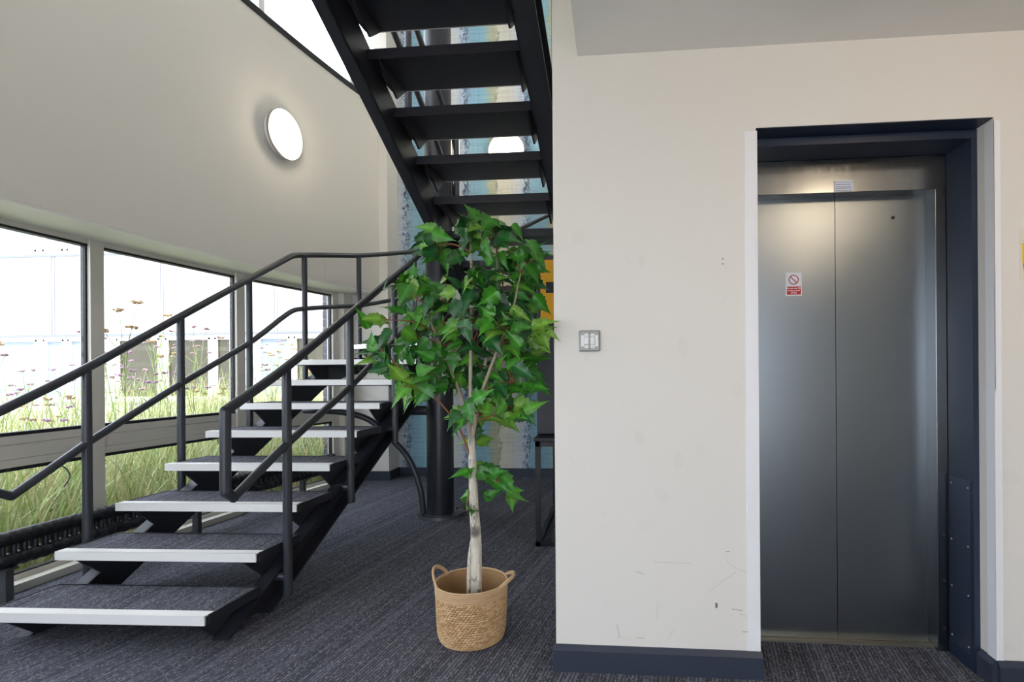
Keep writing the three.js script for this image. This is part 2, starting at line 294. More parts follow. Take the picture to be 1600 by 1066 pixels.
// ---------------------------------------------------------------- staircase
const stair = tag(group('staircase'), 'black steel open-riser staircase turning round a column, carpeted treads with bright nosings', 'staircase');
function turned(g) {                                                    // turns the faces of a mirrored geometry outwards again
  const h = g.index ? g.toNonIndexed() : g;
  for (const k of ['position', 'normal', 'uv']) {
    const a = h.attributes[k], n = a.itemSize, d = a.array;
    for (let i = 0; i < a.count; i += 3) for (let q = 0; q < n; q++) { const t = d[(i + 1) * n + q]; d[(i + 1) * n + q] = d[(i + 2) * n + q]; d[(i + 2) * n + q] = t; }
  }
  return h;
}
function flight(o, e, n, w, G, r, D, first, count, y0) {
  // first: the number of the lowest tread, whose nosing lies at o; returns helpers in stair coordinates
  const P = (s, t, y) => V(o.x + e.x * s + n.x * t, y, o.z + e.z * s + n.z * t);
  const plan = (s0, s1, t0, t1) => [[s0, t0], [s1, t0], [s1, t1], [s0, t1]].map(([s, t]) => { const p = P(s, t, 0); return [p.x, p.z]; });
  const line = (t) => y0 + t * r / G;                                  // through the nosings
  const basis = (s0) => new THREE.Matrix4().makeBasis(V(n.x, 0, n.z), V(0, 1, 0), V(e.x, 0, e.z)).setPosition(o.x + e.x * s0, 0, o.z + e.z * s0);
  const side = (pts, s0, ds) => { const g = new THREE.ExtrudeGeometry(new THREE.Shape(pts.map(([t, y]) => new THREE.Vector2(t, y))), { depth: ds, bevelEnabled: false }); g.applyMatrix4(basis(s0)); return mirrored ? turned(g) : g; };
  const mirrored = basis(0).determinant() < 0;
  for (let i = 0; i < count; i++) {
    const t = i * G, y = y0 + i * r;
    const tr = mesh('tread', merge([prism(plan(0.006, w - 0.006, t + 0.006, t + D - 0.006), y - 0.04, y - 0.005), prism(plan(0, w, t + D - 0.006, t + D), y - 0.055, y + 0.002), prism(plan(0, 0.006, t + 0.02, t + D - 0.006), y - 0.045, y + 0.002), prism(plan(w - 0.006, w, t + 0.02, t + D - 0.006), y - 0.045, y + 0.002)]), M.tray, stair);
    mesh('carpet', planUV(prism(plan(0.012, w - 0.012, t + 0.05, t + D - 0.012), y - 0.005, y), -0.057), M.carpet, tr);
    mesh('nosing', merge([prism(plan(0, w - 0.006, t - 0.003, t + 0.005), y - 0.04, y + 0.003), prism(plan(0, w - 0.006, t, t + 0.052), y - 0.003, y + 0.003)]), M.alu, tr);
    const sTop = (q) => line(q) - 0.235;
    for (const s of [0.085, w - 0.095]) mesh('bracket', side([[t + 0.012, y - 0.042], [t + D - 0.01, y - 0.042], [t + D - 0.01, sTop(t + D - 0.01) - 0.01], [t + 0.15, sTop(t + 0.15) - 0.004]], s, 0.012), M.black, stair);
  }
  return { P, line, side };
}
// lower flight, treads 1 to 8
const LO = V(-2.838, 0, -2.185), LE = V(Math.cos(0.0381), 0, -Math.sin(0.0381)), LN = V(Math.sin(0.0571), 0, -Math.cos(0.0571)), LW = 1.051, LG = 0.317, LR = 0.1674;
const lower = flight(LO, LE, LN, LW, LG, LR, 0.335, 1, 8, LR);
// upper flight, from tread 12 up
const UY = (z) => 2.352 + 0.171 * (z + 4.633) / 0.328;
const US = -5.289, UO = V(-1.40 + 0.045 * (-2.93 - US), 0, US), UE = V(1, 0, 0), UN = V(-0.045, 0, 1), UW = 0.95;
const upper = flight(UO, UE, UN, UW, 0.328, 0.171, 0.39, 12, 10, UY(US));
function stringer(F, s0, out, t0, t1, floorCut, fw = 0.075, drop = 0.235) {                      // channel: web with two flanges turned outwards
  const top = (t) => F.line(t) - drop, bot = (t) => F.line(t) - 0.4, sl = 0.014;
  const poly = (a, b) => {
    const pts = [[t1, a(t1)], [t1, b(t1)]];
    const zero = (f) => { let lo = -2, hi = 6; for (let k = 0; k < 50; k++) { const m = (lo + hi) / 2; f(m) > 0 ? hi = m : lo = m; } return hi; };
    if (floorCut) pts.push([zero(b), 0], [zero(a), 0]); else pts.push([t0, b(t0)], [t0, a(t0)]);
    return pts;
  };
  const f0 = out > 0 ? s0 : s0 - fw;
  return mesh('stringer', merge([F.side(poly(top, bot), out > 0 ? s0 : s0 - 0.01, 0.01), F.side(poly(top, (t) => top(t) - sl), f0, fw), F.side(poly((t) => bot(t) + sl, bot), f0, fw)]), M.black, stair);
}
stringer(lower, 0.085, -1, 0, 2.56, true);
stringer(lower, LW - 0.083, 1, 0, 2.5, true);
stringer(upper, 0.03, -1, -0.05, 3.45, false, 0.075, 0.16);
stringer(upper, UW - 0.03, 1, -0.05, 3.45, false, 0.12, 0.16);

// winder treads 9 to 11 around the column
const winders = [
  [[[-1.70, -4.64], [-2.66, -5.28], [-2.66, -5.75], [-2.2, -6.12], [-1.66, -4.86]], 9, 0],
  [[[-1.66, -4.86], [-2.2, -6.12], [-1.4, -6.16], [-1.5, -4.92]], 10, 0],
  [[[-1.5, -4.92], [-1.4, -6.16], [-0.40, -6.16], [-0.32, -5.62], [-1.30, -5.62], [-1.34, -4.99]], 11, 0],
];
for (const [pts, i] of winders) {
  const y = LR * i + (i > 9 ? (i - 9) * 0.003 : 0), [a, b] = pts, len = Math.hypot(b[0] - a[0], b[1] - a[1]);
  const cx = pts.reduce((q, p) => q + p[0], 0) / pts.length, cz = pts.reduce((q, p) => q + p[1], 0) / pts.length;
  const tr = mesh('tread', prism(pts, y - 0.045, y - 0.004), M.tray, stair);
  mesh('carpet', planUV(prism(pts.map(([x, z]) => [x + (cx - x) * 0.1, z + (cz - z) * 0.1]), y - 0.005, y), 0.4), M.carpet, tr);
  const nx = -(b[1] - a[1]) / len, nz = (b[0] - a[0]) / len, sg = (cx - a[0]) * nx + (cz - a[1]) * nz > 0 ? 1 : -1;
  const q = (d) => [[a[0] + nx * sg * d, a[1] + nz * sg * d], [b[0] + nx * sg * d, b[1] + nz * sg * d]];
  const strip = (d0, d1) => { const [p0, p1] = q(d0), [p2, p3] = q(d1); return [p0, p1, p3, p2]; };
  mesh('nosing', merge([prism(strip(-0.004, 0.004), y - 0.042, y + 0.003), prism(strip(0, 0.05), y - 0.004, y + 0.003)]), M.alu, tr);
  // tapered plate under each winder
  const inn = (f) => pts.map(([x, z]) => [x + (cx - x) * f, z + (cz - z) * f]);
  const g = prism(inn(0.12), y - 0.2, y - 0.045), p = g.attributes.position;
  for (let k = 0; k < p.count; k++) if (p.getY(k) < y - 0.1) p.setXYZ(k, p.getX(k) + (cx - p.getX(k)) * 0.45, p.getY(k), p.getZ(k) + (cz - p.getZ(k)) * 0.45);
  g.computeVertexNormals();
  mesh('bracket', g, M.black, stair);
}
// plates carrying the winders: outside along the wall, inside round the column
function sweepPlate(path, dy) {
  const pos = [], idx = [], t = 0.02;
  path.forEach(([x, y, z], k) => {
    const a = path[Math.max(0, k - 1)], b = path[Math.min(path.length - 1, k + 1)], l = Math.hypot(b[0] - a[0], b[2] - a[2]) || 1, nx = -(b[2] - a[2]) / l * t, nz = (b[0] - a[0]) / l * t;
    pos.push(x, y, z, x, y - dy, z, x + nx, y - dy, z + nz, x + nx, y, z + nz);
  });
  for (let k = 0; k + 1 < path.length; k++) for (let q = 0; q < 4; q++) { const a = k * 4 + q, b = k * 4 + (q + 1) % 4; idx.push(a, b, a + 4, b, b + 4, a + 4); }
  const m = (path.length - 1) * 4; idx.push(0, 1, 2, 0, 2, 3, m, m + 2, m + 1, m, m + 3, m + 2);
  const g = new THREE.BufferGeometry(); g.setAttribute('position', new THREE.Float32BufferAttribute(pos, 3)); g.setAttribute('uv', new THREE.Float32BufferAttribute(new Array(pos.length / 3 * 2).fill(0), 2)); g.setIndex(idx);
  const h = g.toNonIndexed(); h.computeVertexNormals();
  return h;
}
const lEndL = lower.P(0.08, 2.56, 0), lEndR = lower.P(LW - 0.08, 2.5, 0);
mesh('stringer', sweepPlate([[lEndL.x, lower.line(2.56) - 0.235, lEndL.z], [-2.66, 1.37, -5.2], [-2.6, 1.4, -5.72], [-2.2, 1.5, -6.08], [-1.4, 1.66, -6.13], [-0.46, 1.76, -6.13], [-0.38, 1.77, -5.7], [-0.34, UY(US) - 0.235, US]], 0.165), M.black, stair);
mesh('stringer', sweepPlate([[lEndR.x, lower.line(2.5) - 0.235, lEndR.z], [-1.66, 1.33, -4.75], [-1.6, 1.4, -4.92], [-1.5, 1.5, -5.02], [-1.38, 1.58, -5.1], [-1.31, UY(US) - 0.235, US]], 0.165), M.black, stair);

// column, its base plate, bracket and bent support tube
const COL = V(-1.505, 0, -4.565);
{
  const g = new THREE.CylinderGeometry(0.114, 0.114, 5.9, 40); g.translate(COL.x, 2.96, COL.z); mesh('column', g, M.column, stair);
  const b = new THREE.CylinderGeometry(0.2, 0.203, 0.024, 48); b.translate(COL.x, 0.012, COL.z); const bp = mesh('base_plate', b, std('#4b4e55', 0.35, 0.2), stair);
  for (let k = 0; k < 4; k++) { const a = 0.75 + k * Math.PI / 2, c = new THREE.CylinderGeometry(0.011, 0.011, 0.02, 6); c.translate(COL.x + 0.165 * Math.cos(a), 0.028, COL.z + 0.165 * Math.sin(a)); mesh('bolt', c, M.gasket, bp); }
  mesh('support_tube', tube([[-1.643, 0.015], [-1.675, 0.24], [-1.769, 0.481], [-1.91, 0.645], [-2.075, 0.79], [-2.195, 0.85], [-2.351, 0.884], [-2.513, 0.896], [-2.7, 0.9]].map(([x, y]) => V(x, y, -4.53)), 0.026, 60, 14), M.rail, stair);
  mesh('support_arm', merge([bar(V(-1.6, 0.9, -4.55), V(-1.76, 0.9, -4.53), 0.04, 18)]), M.black, stair);
}
// railings
const RR = 0.0235;
const L = (t, y) => lower.P(-0.04, t, y), R = (t, y) => lower.P(1.09, t, y);
const hL = (t) => 1.262 + 0.561 * (t - 0.51), mL = (t) => 0.857 + 0.522 * (t - 0.513);
mesh('handrail', tube([L(-0.2, 0.92), L(0.117, 1.062), L(0.515, 1.263), L(1.118, 1.603), L(1.737, 1.947), L(2.12, 2.16), L(2.26, 2.235), L(2.42, 2.275), V(-2.65, 2.335, -4.9), V(-2.547, 2.401, -5.24), V(-2.446, 2.49, -5.6), V(-2.26, 2.6, -6.0), V(-1.909, 2.677, -6.12), V(-1.3, 2.77, -6.14), V(-0.75, 2.98, -6.08), V(-0.36, 3.06, -5.86), V(-0.28, 3.15, -5.2), V(-0.33, UY(-4.3) + 0.98, -4.3), V(-0.44, UY(-2.2) + 0.98, -2.42)], RR, 260, 14, 0.4), M.rail, stair);
mesh('mid_rail', tube([L(0.513, mL(0.513)), L(1.115, 1.164), L(1.733, 1.46), L(2.1, 1.68), L(2.26, 1.765), L(2.42, 1.8), V(-2.642, 1.85, -4.9), V(-2.55, 1.9, -5.24), V(-2.446, 1.985, -5.6), V(-2.26, 2.1, -6.0), V(-1.909, 2.18, -6.12), V(-1.3, 2.28, -6.14), V(-0.75, 2.44, -6.1), V(-0.36, 2.52, -5.86)], 0.021, 180, 14, 0.4), M.rail, stair);
mesh('mid_rail', pipe([L(0.52, mL(0.52)), L(0.161, 0.652), L(0.05, 0.71), L(-0.2, 0.92)], 0.021), M.rail, stair);
const inner = [V(-1.6, 2.5, -4.72), V(-1.53, 2.74, -4.9), V(-1.45, 2.98, -4.93), V(-1.41, 3.22, -4.78)];
mesh('handrail', tube([R(0.069, 1.062), R(0.492, 1.262), R(1.114, 1.606), R(1.342, 1.735), R(2.2, 2.215), ...inner, V(-1.42, UY(-4.3) + 0.99, -4.3), V(-1.45, UY(-3.3) + 0.98, -3.3), V(-1.49, UY(-2.3) + 0.98, -2.4)], RR, 220, 14, 0.4), M.rail, stair);
mesh('mid_rail', tube([R(0.115, 0.662), R(0.488, 0.857), R(1.108, 1.14), R(1.73, 1.47), R(2.2, 1.73), ...inner.map((p) => p.clone().add(V(0, -0.47, 0))), V(-1.42, UY(-4.3) + 0.53, -4.3), V(-1.45, UY(-3.3) + 0.53, -3.3), V(-1.49, UY(-2.3) + 0.53, -2.4)], 0.021, 220, 14, 0.4), M.rail, stair);
mesh('handrail_end', pipe([R(0.069, 1.062), R(0.066, 0.7), R(0.115, 0.662)], RR), M.rail, stair);
for (const [t, b] of [[0.516, 0.2], [1.118, 0.52], [1.737, 0.84]]) mesh('post', bar(L(t, lower.line(t) - 0.36), L(t, hL(t)), RR, 16), M.rail, stair);
mesh('post', bar(L(2.42, lower.line(2.42) - 0.36), L(2.42, 2.275), RR, 16), M.rail, stair);
for (const [x, z, y0, y1] of [[-2.55, -5.24, 1.25, 2.4], [-2.26, -6.0, 1.5, 2.6], [-0.36, -5.86, 1.6, 3.06]]) mesh('post', bar(V(x, y0, z), V(x, y1, z), RR, 16), M.rail, stair);
for (const [t, b, h] of [[0.49, 0.06, 1.262], [1.11, 0.4, 1.605], [1.73, 0.705, 1.95]]) mesh('post', merge([bar(R(t, b), R(t, h), RR, 16), bar(R(t, b + 0.1), lower.P(1.0, t, b + 0.1), 0.02, 10)]), M.rail, stair);
for (const z of [-4.6, -3.62, -2.64]) for (const s of [-0.03, UW + 0.03]) { const t = z - US, p = upper.P(s, t, 0); mesh('post', bar(V(p.x, UY(z) - 0.36, p.z), V(p.x, UY(z) + 0.98, p.z), RR, 14), M.rail, stair); }

// ---------------------------------------------------------------- round wall lamps
function wallLamp(label, p, nrm, strength) {
  const g = tag(group('wall_lamp'), label, 'lamp', 'round wall lamps');
  g.position.copy(p); g.quaternion.setFromUnitVectors(V(0, 0, 1), nrm);
  const disc = (r0, r1, a, b, m, n) => { const c = new THREE.CylinderGeometry(r1, r0, b - a, 56); c.rotateX(Math.PI / 2); c.translate(0, 0, (a + b) / 2); return mesh(n, c, m, g); };
  disc(0.19, 0.195, 0, 0.045, M.white, 'backplate');
  disc(0.213, 0.213, 0.04, 0.062, M.chrome, 'rim');
  const dome = new THREE.LatheGeometry([[0.0, 0.075], [0.1, 0.074], [0.18, 0.07], [0.205, 0.063], [0.207, 0.055], [0, 0.05]].map(([r, z]) => new THREE.Vector2(r, z)), 56); dome.rotateX(Math.PI / 2);
  mesh('diffuser', dome, M.lamp, g);
  const l = new THREE.PointLight(0xfff0d6, strength, 0, 2); l.position.set(0, 0, 0.12); l.castShadow = true; l.shadow.radius = 6; g.add(l);
  return g;
}
wallLamp('round glowing wall lamp on the curved cream wall over the windows', V(xi(-4.55) + 0.005, 3.33, -4.55), V(1, 0, 0.12).normalize(), 0.3);
wallLamp('round glowing wall lamp on the papered back wall behind the upper treads', V(-1.24, 3.79, ZB), V(0, 0, 1), 0.5);
// ceiling lamp over the lobby, seen as a warm reflection in the lift doors
{
  const g = tag(group('ceiling_lamp'), 'round glowing ceiling lamp in the lobby before the lift', 'lamp');
  const c = new THREE.CylinderGeometry(0.2, 0.21, 0.06, 48); c.translate(1.5, CEIL - 0.03, -0.8); mesh('body', c, M.white, g);
  const dd = new THREE.CylinderGeometry(0.185, 0.17, 0.02, 48); dd.translate(1.5, CEIL - 0.07, -0.8); mesh('diffuser', dd, M.lamp, g);
  const l = new THREE.PointLight(0xffe0b8, 0.6, 0, 2); l.position.set(1.5, CEIL - 0.13, -0.8); l.castShadow = true; l.shadow.radius = 6; g.add(l);
}

// ---------------------------------------------------------------- radiator under the windows
{
  const g = tag(group('finned_radiator'), 'long low black ribbed radiator on short legs along the windows', 'radiator');
  const xr = (z) => xg(z) + 0.15, prof = [[0.036, -0.0275], [0.041, -0.018], [0.043, 0], [0.041, 0.018], [0.036, 0.0275]].map(([r, y]) => new THREE.Vector2(r, y));
  const ring = (y) => { const l = new THREE.LatheGeometry(prof, 12); l.rotateX(Math.PI / 2); l.translate(0, y, 0); return l; };
  const web = new THREE.CylinderGeometry(0.0155, 0.0155, 0.15, 12); web.scale(1.8, 1, 1); web.translate(0, 0.282, 0);
  const sec = merge([ring(0.341), ring(0.224), web]);
  for (let z = 2.6, k = 0; z > -5.5; z -= 0.0545, k++) { const m = mesh('section', sec, M.radiator, g); m.position.set(xr(z), 0, z); m.rotation.y = Math.atan2(2 * 0.034 * (z + 2.4), 1); }
  for (const z of [2.4, 1.1, -0.15, -1.4, -2.655, -3.91, -5.06]) mesh('leg', merge([box(xr(z) - 0.02, xr(z) + 0.025, 0, 0.19, z - 0.02, z + 0.02), box(xr(z) - 0.05, xr(z) + 0.045, 0.178, 0.19, z - 0.03, z + 0.03)]), std('#4c5056', 0.45, 0.3), g);
}

// ---------------------------------------------------------------- loose cable hanging at the transom
tag(mesh('cable', tube([V(-3.4, 0.69, -3.0), V(-3.385, 0.66, -3.06), V(-3.38, 0.6, -3.09), V(-3.385, 0.54, -3.06)], 0.004, 24, 6), std('#5a6066', 0.5)), 'thin grey cable end curling below the window transom', 'cable');

// ---------------------------------------------------------------- light switch
{
  const g = tag(group('light_switch'), 'square grey metal double light switch on the cream wall', 'switch'), cx = -0.104, cy = 1.353, z = ZL;
  mesh('plate', rbox(cx - 0.043, cx + 0.043, cy - 0.043, cy + 0.043, z, z + 0.012, 0.005), std('#8f8f8d', 0.45, 0.5), g);
  for (const s of [-1, 1]) {
    const r = new RoundedBoxGeometry(0.018, 0.03, 0.008, 2, 0.002); r.rotateX(0.12 * s); r.translate(cx + s * 0.0125, cy, z + 0.014); mesh('rocker', r, M.plastic, g);
    const word = canvasTexture(64, 32, (c, w, h) => { c.fillStyle = '#ecebe6'; c.fillRect(0, 0, w, h); c.fillStyle = '#6a6258'; for (let x = 12; x < 50; x += 8) c.fillRect(x, 13 + (x % 3), 5, 5); });
    for (const t of [-1, 1]) mesh('label_tab', box(cx + s * 0.0125 - 0.008, cx + s * 0.0125 + 0.008, cy + t * 0.0235 - 0.006, cy + t * 0.0235 + 0.006, z + 0.012, z + 0.0128), std('#ffffff', 0.5, 0, { map: word }), g);
    mesh('label_strip', box(cx + s * 0.0285 - 0.006, cx + s * 0.0285 + 0.006, cy - 0.023, cy + 0.023, z + 0.012, z + 0.0128), M.plastic, g);
    const c = new THREE.CylinderGeometry(0.003, 0.003, 0.003, 10); c.rotateX(Math.PI / 2); c.translate(cx, cy + s * 0.031, z + 0.013); mesh('screw', c, std('#5b4a44', 0.4, 0.8), g);
  }
}

// ---------------------------------------------------------------- notices
function notice(name, label, x0, x1, y0, y1, z, draw, pw, ph) {
  const t = canvasTexture(pw, ph, draw), side = std('#e9e9ea', 0.5), face = std('#ffffff', 0.45, 0, { map: t });
  const m = mesh(name, box(x0, x1, y0, y1, z, z + 0.0016), [side, side, side, side, face, side]);
  return tag(m, label, 'sign');
}
notice('lift_notice', 'small red and white notice with a crossed circle on the left lift door', 0.78, 0.852, 1.567, 1.674, -2.575, (c, w, h) => {
  c.fillStyle = '#e6eaf2'; c.fillRect(0, 0, w, h);
  c.strokeStyle = '#b01c24'; c.lineWidth = w * 0.06; c.beginPath(); c.arc(w * 0.5, h * 0.31, w * 0.285, 0, 7); c.stroke();
  c.beginPath(); c.moveTo(w * 0.5 - w * 0.2, h * 0.31 - w * 0.2); c.lineTo(w * 0.5 + w * 0.2, h * 0.31 + w * 0.2); c.stroke();
  c.fillStyle = '#c00d14'; c.fillRect(w * 0.08, h * 0.6, w * 0.86, h * 0.345);
  c.fillStyle = '#ffffff'; c.textAlign = 'center'; c.font = `bold ${Math.round(h * 0.088)}px sans-serif`;
  c.fillText('Do not use lift', w * 0.51, h * 0.705); c.fillText('in the event', w * 0.51, h * 0.8); c.fillText('of fire', w * 0.51, h * 0.895);
}, 384, 570);
notice('lift_label', 'small white printed label on the steel header above the lift doors', 0.967, 1.046, 2.012, 2.06, -2.495, (c, w, h) => {
  c.fillStyle = '#dfe3f0'; c.fillRect(0, 0, w, h);
  c.fillStyle = '#4b5066'; c.textAlign = 'center'; c.font = `${Math.round(h * 0.15)}px sans-serif`;
  c.fillText('The Lift is Maintained by', w / 2, h * 0.2);
  for (const y of [0.33, 0.54, 0.68, 0.87]) for (let x = w * 0.07; x < w * 0.9;) { const l = w * (0.03 + 0.09 * hash(Math.round(x), Math.round(y * 100))); c.fillRect(x, h * y, Math.min(l, w * 0.93 - x), h * 0.055); x += l + w * 0.022; }
}, 420, 256);
notice('wall_notice', 'white wall notice with yellow and red panels right of the lift', 1.547, 1.75, 1.566, 1.763, ZL, (c, w, h) => {
  c.fillStyle = '#e2dccb'; c.fillRect(0, 0, w, h);
  c.fillStyle = '#2a2622'; c.beginPath(); c.moveTo(w * 0.07, h * 0.235); c.lineTo(w * 0.09, h * 0.2); c.lineTo(w * 0.93, h * 0.2); c.lineTo(w * 0.93, h * 0.235); c.fill();
  c.fillStyle = '#e2c400'; c.beginPath(); c.roundRect(w * 0.045, h * 0.275, w * 0.91, h * 0.4, 8); c.fill();
  c.fillStyle = '#d02212'; c.beginPath(); c.moveTo(w * 0.06, h * 0.675); c.lineTo(w * 0.94, h * 0.675); c.lineTo(w * 0.92, h * 0.93); c.lineTo(w * 0.08, h * 0.93); c.fill();
}, 384, 384);

// ---------------------------------------------------------------- console table and the case behind the wall corner
{
  const g = tag(group('console_table'), 'black console table with square steel legs behind the cream wall', 'table'), x0 = -0.565, x1 = -0.28, z0 = -3.786, z1 = -4.9;
  mesh('tabletop', rbox(x0 - 0.01, x1, 0.738, 0.762, z1, z0 + 0.01, 0.003), M.table, g);
  for (const z of [z0, z1 + 0.035]) mesh('leg_frame', merge([box(x0, x0 + 0.035, 0, 0.735, z - 0.035, z), box(x1 - 0.035, x1, 0, 0.735, z - 0.035, z), box(x0, x1, 0.7, 0.735, z - 0.035, z), box(x0, x1, 0, 0.03, z - 0.035, z)]), M.table, g);
  mesh('side_rail', merge([box(x0, x0 + 0.035, 0, 0.03, z1, z0), box(x0, x0 + 0.035, 0.7, 0.735, z1, z0)]), M.table, g);
}
{
  const g = tag(group('wall_case'), 'tall black case with a yellow front, standing on the console table', 'case'), x0 = -0.575, x1 = -0.29, z0 = -4.25, z1 = -3.95;
  mesh('body', rbox(x0, x1, 0.764, 2.08, z0, z1, 0.012), M.black, g);
  const p = mesh('front_panel', rbox(x0 + 0.035, x1 - 0.01, 1.58, 2.045, z1, z1 + 0.012, 0.008), M.yellow, g);
  mesh('grip', rbox(x0 + 0.075, x0 + 0.15, 1.8, 1.88, z1 + 0.01, z1 + 0.018, 0.01), M.gasket, p);
}

// ---------------------------------------------------------------- woven basket
{
  const g = tag(group('woven_basket'), 'round woven straw basket with two rope handles on the carpet', 'basket');
  g.position.set(-0.672, 0, -2.478); g.rotation.y = 0.15;
  const straw = ['#c8a478', '#d2b288', '#bd976a'].map((c) => std(c, 0.85)), rope = std('#cba983', 0.85), lining = std('#a5825a', 0.9);
  const H = 0.262, RA = 0.163, rad = (y) => { const f = Math.min(1, y / 0.06); return (RA - 0.012 * (1 - y / H)) * (0.86 + 0.14 * Math.sqrt(1 - (1 - f) ** 2)); };
  // coils: each row of plaited straw is a ring of slanting bundles
  const rows = 20, top = 0.205;
  for (let k = 0; k < rows; k++) {
    const y = 0.008 + (top - 0.008) * k / (rows - 1), r = rad(y), n = 60, parts = [[], [], []];
    for (let q = 0; q < n; q++) {
      const a = (q + (k % 2) * 0.5) / n * Math.PI * 2, b = new THREE.SphereGeometry(1, 6, 5);
      b.scale(0.0118, 0.0054, 0.0066); b.rotateZ(0.26 + rr(-0.12, 0.12)); b.rotateY(-a + Math.PI / 2); b.translate(Math.cos(a) * r, y, Math.sin(a) * r);
      parts[Math.floor(rnd() * 3)].push(b);
    }
    parts.forEach((p, c) => { if (p.length) mesh('woven_row', merge(p), straw[c], g).userData.kind = 'stuff'; });
  }
  const pts = []; for (let k = 0; k <= 14; k++) { const y = 0.004 + (H - 0.012) * k / 14; pts.push(new THREE.Vector2(rad(y) - 0.003, y)); }
  mesh('lining', new THREE.LatheGeometry([new THREE.Vector2(0, 0.004), ...pts, ...pts.slice(1).reverse().map((p) => new THREE.Vector2(p.x - 0.006, p.y)), new THREE.Vector2(0, 0.012)], 64), lining, g);
  for (let k = 0; k < 6; k++) { const y = 0.214 + k * 0.0092, t = new THREE.TorusGeometry(rad(y) + 0.001, 0.0047, 8, 72); t.rotateX(Math.PI / 2); t.translate(0, y, 0); mesh('rope_coil', t, rope, g); }
  const hp = (a, up, out) => { const r = rad(H) + out; return V(Math.cos(a) * r, H + up, Math.sin(a) * r); };
  const handle = (a0, a1, up, out) => { const p = []; for (let k = 0; k <= 8; k++) { const f = k / 8, s = Math.sin(Math.PI * f); p.push(hp(a0 + (a1 - a0) * f, -0.012 + up * Math.pow(s, 0.8), out * s)); } return merge([0, 1].map((q) => { const t = new THREE.TubeGeometry(new THREE.CatmullRomCurve3(p.map((v) => v.clone().add(V(0, q * 0.008, 0)))), 30, 0.0056, 8, false); return t; })); };
  mesh('handle', handle(2.75, 3.85, 0.06, 0.015), rope, g);
  mesh('handle', handle(-0.42, 0.62, 0.035, 0.035), rope, g);
}

